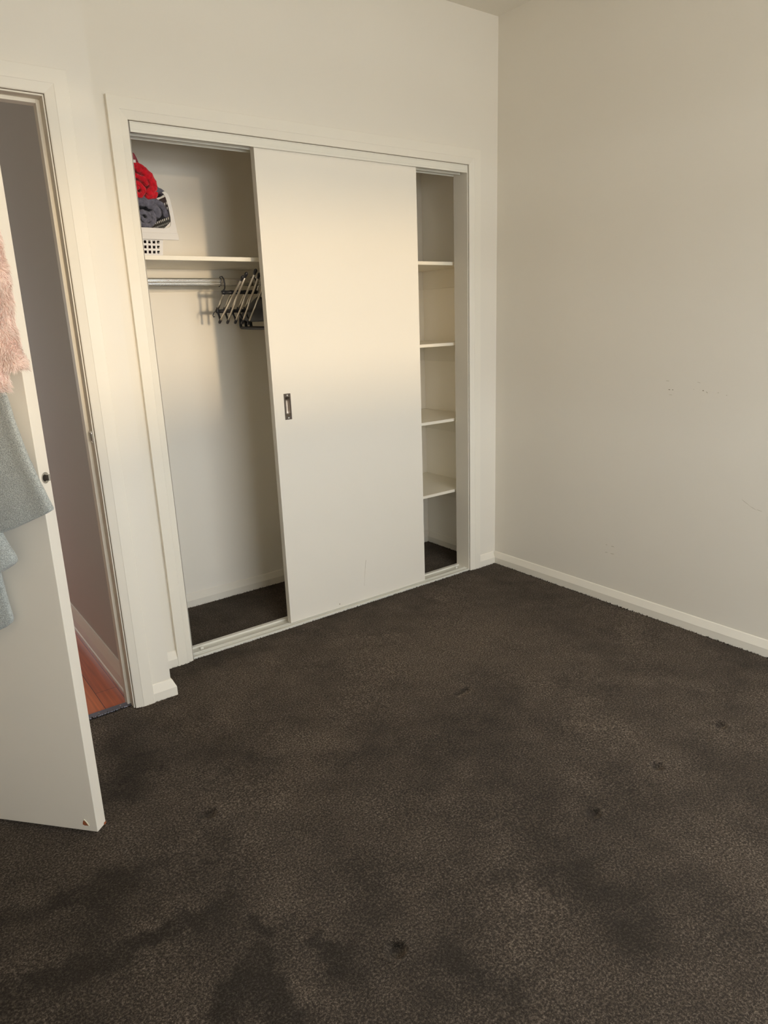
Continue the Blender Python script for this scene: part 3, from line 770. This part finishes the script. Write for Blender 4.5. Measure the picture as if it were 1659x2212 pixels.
g4 = thing('dark_garment', 'dark maroon cloth packed in the bottom of the basket, seen through its holes', 'clothing', (-1.80, 0.30, TOPZ))
bm = bmesh.new()
fold(bm, [(-1.93, 1.690), (-1.85, 1.688), (-1.78, 1.690), (-1.722, 1.688)], 0.045, 0.180, 0.42, 0.001, 21)
fold(bm, [(-1.93, 1.735), (-1.85, 1.733), (-1.78, 1.735), (-1.726, 1.733)], 0.040, 0.182, 0.42, 0.001, 22)
PL(from_bm('folded_cloth', bm, mat('dark_maroon_cloth', srgb(48, 26, 32), 0.95), smooth=True), g4)

# ------------------------------------------------------------------ trouser rack hanger on the rail
th_ = thing('trouser_hanger', 'folding five rod trouser hanger with black joints on the closet rail', 'hanger', (-1.33, 0.29, 1.585))
def tb(name, pts, r, m, par, seg=10, smooth=True):
    bm = bmesh.new(); tube(bm, pts, r, seg)
    o = from_bm(name, bm, m, smooth=smooth); o.parent = par
    o.matrix_parent_inverse = Matrix.Translation(th_.location).inverted() if par is th_ else Matrix.Identity(4)
    return o
tiers = [-1.3989, -1.3649, -1.3306, -1.2979, -1.2649]
tops = [(0.1051, 1.5646), (0.1365, 1.5792), (0.1154, 1.5905), (0.1495, 1.5768), (0.1400, 1.5700)]
bots = [(0.3549, 1.4042), (0.3463, 1.4030), (0.3377, 1.4018), (0.3322, 1.3997), (0.3385, 1.3958)]
UY, UZ = 0.29, 1.5215; LY, LZ = 0.376, 1.4440
def bar(x0, x1, y, z, name):
    n = 30; pts = []; rad = []
    for i in range(n+1):
        x = x0+(x1-x0)*i/n
        near = min(abs(x-t) for t in tiers)
        pts.append((x, y, z)); rad.append(0.0080 + 0.0018*math.exp(-(near/0.006)**2))
    return tb(name, pts, rad, M_black, th_, 12)
bar(-1.410, -1.238, UY, UZ, 'upper_bar')
bar(-1.408, -1.250, LY, LZ, 'lower_bar')
for i, (x, (ty, tz), (by, bz)) in enumerate(zip(tiers, tops, bots)):
    rod = tb('trouser_rod', [(x, by, bz), (x, ty, tz)], 0.0046, M_tube, th_, 12)
    d = (Vector((x, by, bz))-Vector((x, ty, tz))).normalized()
    tb('rod_cap', [Vector((x, by, bz))-d*0.004, Vector((x, by, bz))+d*0.010, Vector((x, by, bz))+d*0.018], [0.0058, 0.0066, 0.0062], M_black, rod, 12)
    p = Vector((x, ty, tz))
    tb('rod_end', [p+d*0.006, p-d*0.001, p-d*0.008, p-d*0.016, p-d*0.022], [0.0058, 0.0062, 0.0074, 0.0072, 0.0035], M_black, rod, 12)
    tb('link_rod', [(x, UY+0.002, UZ-0.004), (x, LY-0.004, LZ+0.008)], 0.0042, M_tube, th_, 12)
    tb('joint', [(x-0.003, LY-0.008, LZ+0.014), (x, LY, LZ), (x+0.001, (LY+by)/2+0.002, (LZ+bz)/2-0.001), (x, by, bz+0.002)], [0.0062, 0.0066, 0.0046, 0.0054], M_black, th_, 10)
def hook(x, par, y=UY, z=UZ):
    pts = [(x, y-0.002, z+0.002), (x-0.001, y-0.022, z+0.018), (x-0.002, y-0.028, z+0.036), (x-0.003, y-0.024, z+0.054), (x-0.004, y-0.010, z+0.0655),
           (x-0.004, y+0.008, z+0.066), (x-0.004, y+0.022, z+0.056), (x-0.004, y+0.028, z+0.040), (x-0.004, y+0.026, z+0.026)]
    tb('hook', pts, 0.0031, M_black, par, 10)
    tb('hook_collar', [(x, y-0.002, z+0.001), (x-0.0005, y-0.012, z+0.011)], [0.0062, 0.004], M_black, par, 10)
hook(-1.402, th_); hook(-1.250, th_)
tb('hook', [(-1.408, LY, LZ), (-1.415, LY+0.004, LZ-0.004), (-1.421, LY+0.006, LZ-0.016), (-1.420, LY+0.004, LZ-0.024), (-1.415, LY, LZ-0.022)], 0.0022, M_black, th_, 8)

# ------------------------------------------------------------------ black clothes hangers beside it (plane across the rail)
def make_hanger(x, label):
    t = thing('clothes_hanger', label, 'hanger', (x, 0.29, 1.584), 'black clothes hangers on the closet rail')
    def P(pts): return [(0, y-0.29, z-1.584) for y, z in pts]
    bm = bmesh.new()
    # broad moulded shoulders
    n = 26; rows = []
    for i in range(n+1):
        s = -1+2*i/n
        y = 0.29+0.172*s; tp = 1.505-0.070*abs(s)**1.3; bt = 1.392+0.022*max(0, abs(s)-0.8)/0.2
        zc = (tp+bt)/2; hh = (tp-bt)/2; ww = 0.0085+0.004*math.exp(-((abs(s)-0.8)/0.35)**2)
        rows.append([bm.verts.new((ww*math.cos(a), y-0.29, zc-1.584+hh*math.sin(a))) for a in [2*PI*k/14 for k in range(14)]])
    for a, b in zip(rows, rows[1:]):
        for k in range(14): bm.faces.new((a[k], a[(k+1) % 14], b[(k+1) % 14], b[k]))
    bm.faces.new(rows[0]); bm.faces.new(rows[-1])
    from_bm('shoulders', bm, M_blackv, t, smooth=True)
    bm = bmesh.new()
    tube(bm, P([(0.487, 1.425), (0.499, 1.412), (0.502, 1.395), (0.502, 1.378), (0.498, 1.370), (0.490, 1.367), (0.40, 1.3645), (0.29, 1.362), (0.18, 1.3645), (0.09, 1.367), (0.082, 1.370), (0.078, 1.378), (0.078, 1.395), (0.081, 1.412), (0.093, 1.425)]), 0.0070, 10)
    from_bm('trouser_bar', bm, M_blackv, t, smooth=True)
    bm = bmesh.new()
    tube(bm, P([(0.29, 1.515), (0.29, 1.535), (0.283, 1.543), (0.270, 1.552), (0.267, 1.568), (0.274, 1.583), (0.290, 1.5885), (0.306, 1.583), (0.313, 1.570)]), 0.0022, 8)
    from_bm('hook', bm, M_chrome, t, smooth=True)
    return t
hg = make_hanger(-1.232, 'black plastic clothes hanger right of the trouser hanger, nearest it')
def copy_tree(o, parent=None):
    c = o.copy(); COL.objects.link(c)
    if parent is not None: c.parent = parent
    for ch in list(o.children): copy_tree(ch, c)
    return c
for x, lab in ((-1.204, 'black plastic clothes hanger second from the trouser hanger, partly behind the sliding door'),
               (-1.177, 'black plastic clothes hanger third from the trouser hanger, almost behind the sliding door')):
    c = copy_tree(hg); c.location.x = x; c['label'] = lab

# ------------------------------------------------------------------ coats on the back of the open door
hk = thing('coat_hook', 'metal hook carrying the coats on the open door', 'hook', leaf(0.60, 1.66, 0))
hk.location = (0, 0, 0)
bm = bmesh.new(); tube(bm, [leaf(0.60, 1.69, 0.0), leaf(0.60, 1.68, 0.03), leaf(0.60, 1.68, 0.07), leaf(0.60, 1.71, 0.085)], 0.005, 10)
from_bm('hook_arm', bm, M_chrome, hk, smooth=True)
bm = bmesh.new(); box(bm, 0.585, 0.615, 0, 0.004, 1.66, 1.72, T=LT); from_bm('hook_plate', bm, M_chrome, hk)

def drape(bm, left, right, w0, th, n=26, m=40, folds=(), seed=0, hem=0.006):
    """soft flattened sleeve or panel: left/right are (u,z) outlines from top to bottom, w0 its mid distance from the door"""
    r = random.Random(seed)
    def samp(line, t):
        L = [0]
        for a, b in zip(line, line[1:]): L.append(L[-1]+math.hypot(b[0]-a[0], b[1]-a[1]))
        d = t*L[-1]
        for i in range(len(line)-1):
            if d <= L[i+1]+1e-9:
                k = (d-L[i])/max(1e-9, L[i+1]-L[i])
                return (line[i][0]+(line[i+1][0]-line[i][0])*k, line[i][1]+(line[i+1][1]-line[i][1])*k)
        return line[-1]
    rows = []
    for j in range(m+1):
        t = j/m; (lu, lz), (ru, rz) = samp(left, t), samp(right, t)
        wm = w0(t) if callable(w0) else w0
        tt = th(t) if callable(th) else th
        ring = []
        for k in range(2*n):
            a = PI*k/n
            s = 0.5-0.5*math.cos(a); sg = 1 if k < n else -1
            if k >= n: s = 0.5+0.5*math.cos(a-PI)
            c = math.sin(a if k < n else a-PI)**0.55*tt/2*sg
            f = sum(A*math.sin(fr*s+ph+0.8*t) for A, fr, ph in folds)*(1 if sg > 0 else 0.3)*min(1, 4*s*(1-s)*2)
            ring.append(leaf(lu+(ru-lu)*s, lz+(rz-lz)*s, max(0.003, wm+c+f)))
        rows.append([bm.verts.new(v) for v in ring])
    M = 2*n
    for a, b in zip(rows, rows[1:]):
        for k in range(M): bm.faces.new((a[k], a[(k+1) % M], b[(k+1) % M], b[k]))
    bm.faces.new(rows[0]); bm.faces.new(list(reversed(rows[-1])))
    return rows

L_ = LEAN
def cu_(pts): return [(u-L_*z, z) for u, z in pts]
gc = thing('grey_coat', 'grey wool coat hanging under the pink fur coat on the open door', 'coat', (0, 0, 0))
bm = bmesh.new()
drape(bm, cu_([(0.55, 1.40), (0.56, 1.30), (0.60, 1.05), (0.645, 0.893), (0.648, 0.880)]), cu_([(0.78, 1.39), (0.800, 1.255), (0.817, 1.169), (0.835, 1.103), (0.848, 1.064), (0.880, 0.982), (0.888, 0.970)]), lambda t: 0.020+0.016*t, lambda t: 0.024+0.012*t,
      folds=((0.004, 5, 0.4), (0.002, 11, 1.0)))
soft(from_bm('front_panel', bm, M_wool, gc, smooth=True), 0.003, 0.05)
bm = bmesh.new()
drape(bm, cu_([(0.52, 1.28), (0.55, 1.10), (0.58, 0.85), (0.60, 0.755)]), cu_([(0.66, 1.28), (0.70, 1.05), (0.735, 0.92), (0.752, 0.880), (0.768, 0.853), (0.764, 0.835)]), 0.050, 0.046, folds=((0.006, 6, 2.0),), seed=2)
soft(from_bm('sleeve', bm, M_wool, gc, smooth=True), 0.003, 0.05)
bm = bmesh.new()
drape(bm, cu_([(0.36, 1.40), (0.34, 1.2), (0.38, 0.80), (0.42, 0.55)]), cu_([(0.63, 1.40), (0.665, 1.1), (0.688, 0.80), (0.692, 0.725), (0.700, 0.676), (0.696, 0.655)]), 0.022, 0.034, folds=((0.004, 9, 0.5),), seed=3)
soft(from_bm('back_panel', bm, M_wool, gc, smooth=True), 0.003, 0.05)

pc = thing('fur_coat', 'pale pink faux fur coat hanging over the grey coat on the open door', 'coat', (0, 0, 0))
def fur(name, parent, rows_list, count, length, seed):
    """tapered hair strands rooted on the drape surface, combed downwards"""
    g = np.random.default_rng(seed)
    V = []; F = []
    for rows in rows_list:
        A = np.array([[tuple(v) for v in r] for r in rows])          # m x k x 3
        m, k, _ = A.shape
        for _ in range(count):
            i = g.uniform(0, m-1.001); j = g.uniform(0, k)
            i0 = int(i); j0 = int(j) % k; j1 = (j0+1) % k; fi = i-i0; fj = j-int(j)
            p = (A[i0, j0]*(1-fj)+A[i0, j1]*fj)*(1-fi) + (A[i0+1, j0]*(1-fj)+A[i0+1, j1]*fj)*fi
            ti = A[i0+1, j0]-A[i0, j0]; tj = A[i0, j1]-A[i0, j0]
            nn = np.cross(tj, ti); nl = np.linalg.norm(nn)
            if nl < 1e-12: continue
            nn /= nl
            c = A[i0].mean(0)
            if np.dot(nn, p-c) < 0: nn = -nn
            ln = length*g.uniform(0.6, 1.25)
            clump = np.array([math.sin(p[2]*95+p[0]*40), math.sin(p[2]*70-p[0]*60), math.sin(p[0]*110+p[2]*30)])*0.32
            d1 = nn*0.75 + np.array([0, 0, -0.55]) + clump + g.normal(0, 0.22, 3)
            d2 = nn*0.30 + np.array([0, 0, -1.0]) + clump*1.2 + g.normal(0, 0.22, 3)
            d1 /= np.linalg.norm(d1); d2 /= np.linalg.norm(d2)
            sd_ = np.cross(d1, g.normal(0, 1, 3)); sd_ /= np.linalg.norm(sd_)+1e-9
            w = 0.00055*g.uniform(0.7, 1.3)
            p1 = p+d1*ln*0.5; p2 = p1+d2*ln*0.5
            b = len(V)
            V += [p-sd_*w, p+sd_*w, p1-sd_*w*0.8, p1+sd_*w*0.8, p2]
            F += [(b, b+1, b+3, b+2), (b+2, b+3, b+4)]
    me = bpy.data.meshes.new(name); me.from_pydata([tuple(map(float, v)) for v in V], [], F)
    o = link(name, me, M_fur, parent, smooth=True)
    o['kind'] = 'stuff'
    return o
def coords(rows): return [[v.co.copy() for v in r] for r in rows]
bm = bmesh.new()
ra = coords(drape(bm, cu_([(0.72, 1.66), (0.74, 1.50), (0.77, 1.38), (0.80, 1.297)]), cu_([(0.874, 1.66), (0.878, 1.593), (0.882, 1.551), (0.886, 1.489), (0.880, 1.422), (0.880, 1.363), (0.893, 1.322), (0.890, 1.305)]), 0.064, 0.048,
           folds=((0.004, 6, 1.0),), seed=4))
s1 = from_bm('sleeve', bm, M_pink, pc, smooth=True)
bm = bmesh.new()
rb2 = coords(drape(bm, cu_([(0.42, 1.66), (0.42, 1.5), (0.44, 1.35), (0.46, 1.235)]), cu_([(0.80, 1.66), (0.836, 1.50), (0.848, 1.40), (0.858, 1.32), (0.858, 1.285), (0.850, 1.258)]), 0.082, 0.054, folds=((0.007, 7, 0.2),), seed=5))
s2 = from_bm('body_panel', bm, M_pink, pc, smooth=True)
fur('fur_pile', s1, [ra], 22000, 0.0135, 1)
fur('fur_pile', s2, [rb2], 22000, 0.0145, 2)

# ------------------------------------------------------------------ marks on the right wall
wr = bpy.data.objects['wall_right']
def wall_mark(y, z, ly, lz, m, ang=0.0):
    bm = bmesh.new(); n = 9
    pts = []
    for i in range(n):
        a = 2*PI*i/n; rr = random.uniform(0.6, 1.1)
        py, pz = ly*math.cos(a)*rr, lz*math.sin(a)*rr
        pts.append((y+py*math.cos(ang)-pz*math.sin(ang), z+py*math.sin(ang)+pz*math.cos(ang)))
    a = [bm.verts.new((-0.0002, p, q)) for p, q in pts]; b = [bm.verts.new((0.0001, p, q)) for p, q in pts]
    bm.faces.new(a); bm.faces.new(b)
    for i in range(n): bm.faces.new((a[i], a[(i+1) % n], b[(i+1) % n], b[i]))
    from_bm('scuff_mark', bm, m, wr)
for y, z, ly, lz, m, an in [(-1.0203, 1.0485, .0045, .0020, M_scuff, 0), (-1.0365, 1.0490, .0042, .0020, M_scuff, .1), (-1.171, 1.0530, .0040, .0020, M_scuff, 0), (-1.187, 1.0475, .0060, .0016, M_scuff_l, .6),
        (-1.0285, 1.0272, .010, .0010, M_scuff_l, 0), (-1.010, 1.0850, .010, .0012, M_scuff_l, 0), (-0.7493, .2862, .006, .0014, M_scuff_l, -.1), (-0.7850, .2860, .012, .0018, M_scuff_l, -.05),
        (-0.7515, .2483, .012, .0014, M_scuff_l, -.05), (-0.785, .2489, .014, .0014, M_scuff_l, -.05), (-1.3875, .6211, .025, .0010, M_scuff_l, .55), (-1.42, .603, .018, .0010, M_scuff_l, .4), (-1.445, .598, .014, .0010, M_scuff_l, .2),
        (-1.235, 1.048, .003, .0014, M_scuff_l, 0), (-1.27, 1.040, .003, .0014, M_scuff_l, 0), (-1.13, 1.056, .002, .0012, M_scuff_l, 0), (-1.15, 1.085, .010, .0010, M_scuff_l, .2), (-1.31, .86, .010, .020, M_scuff_l, .3)][:-1]:
    wall_mark(y, z, ly, lz, m, an)
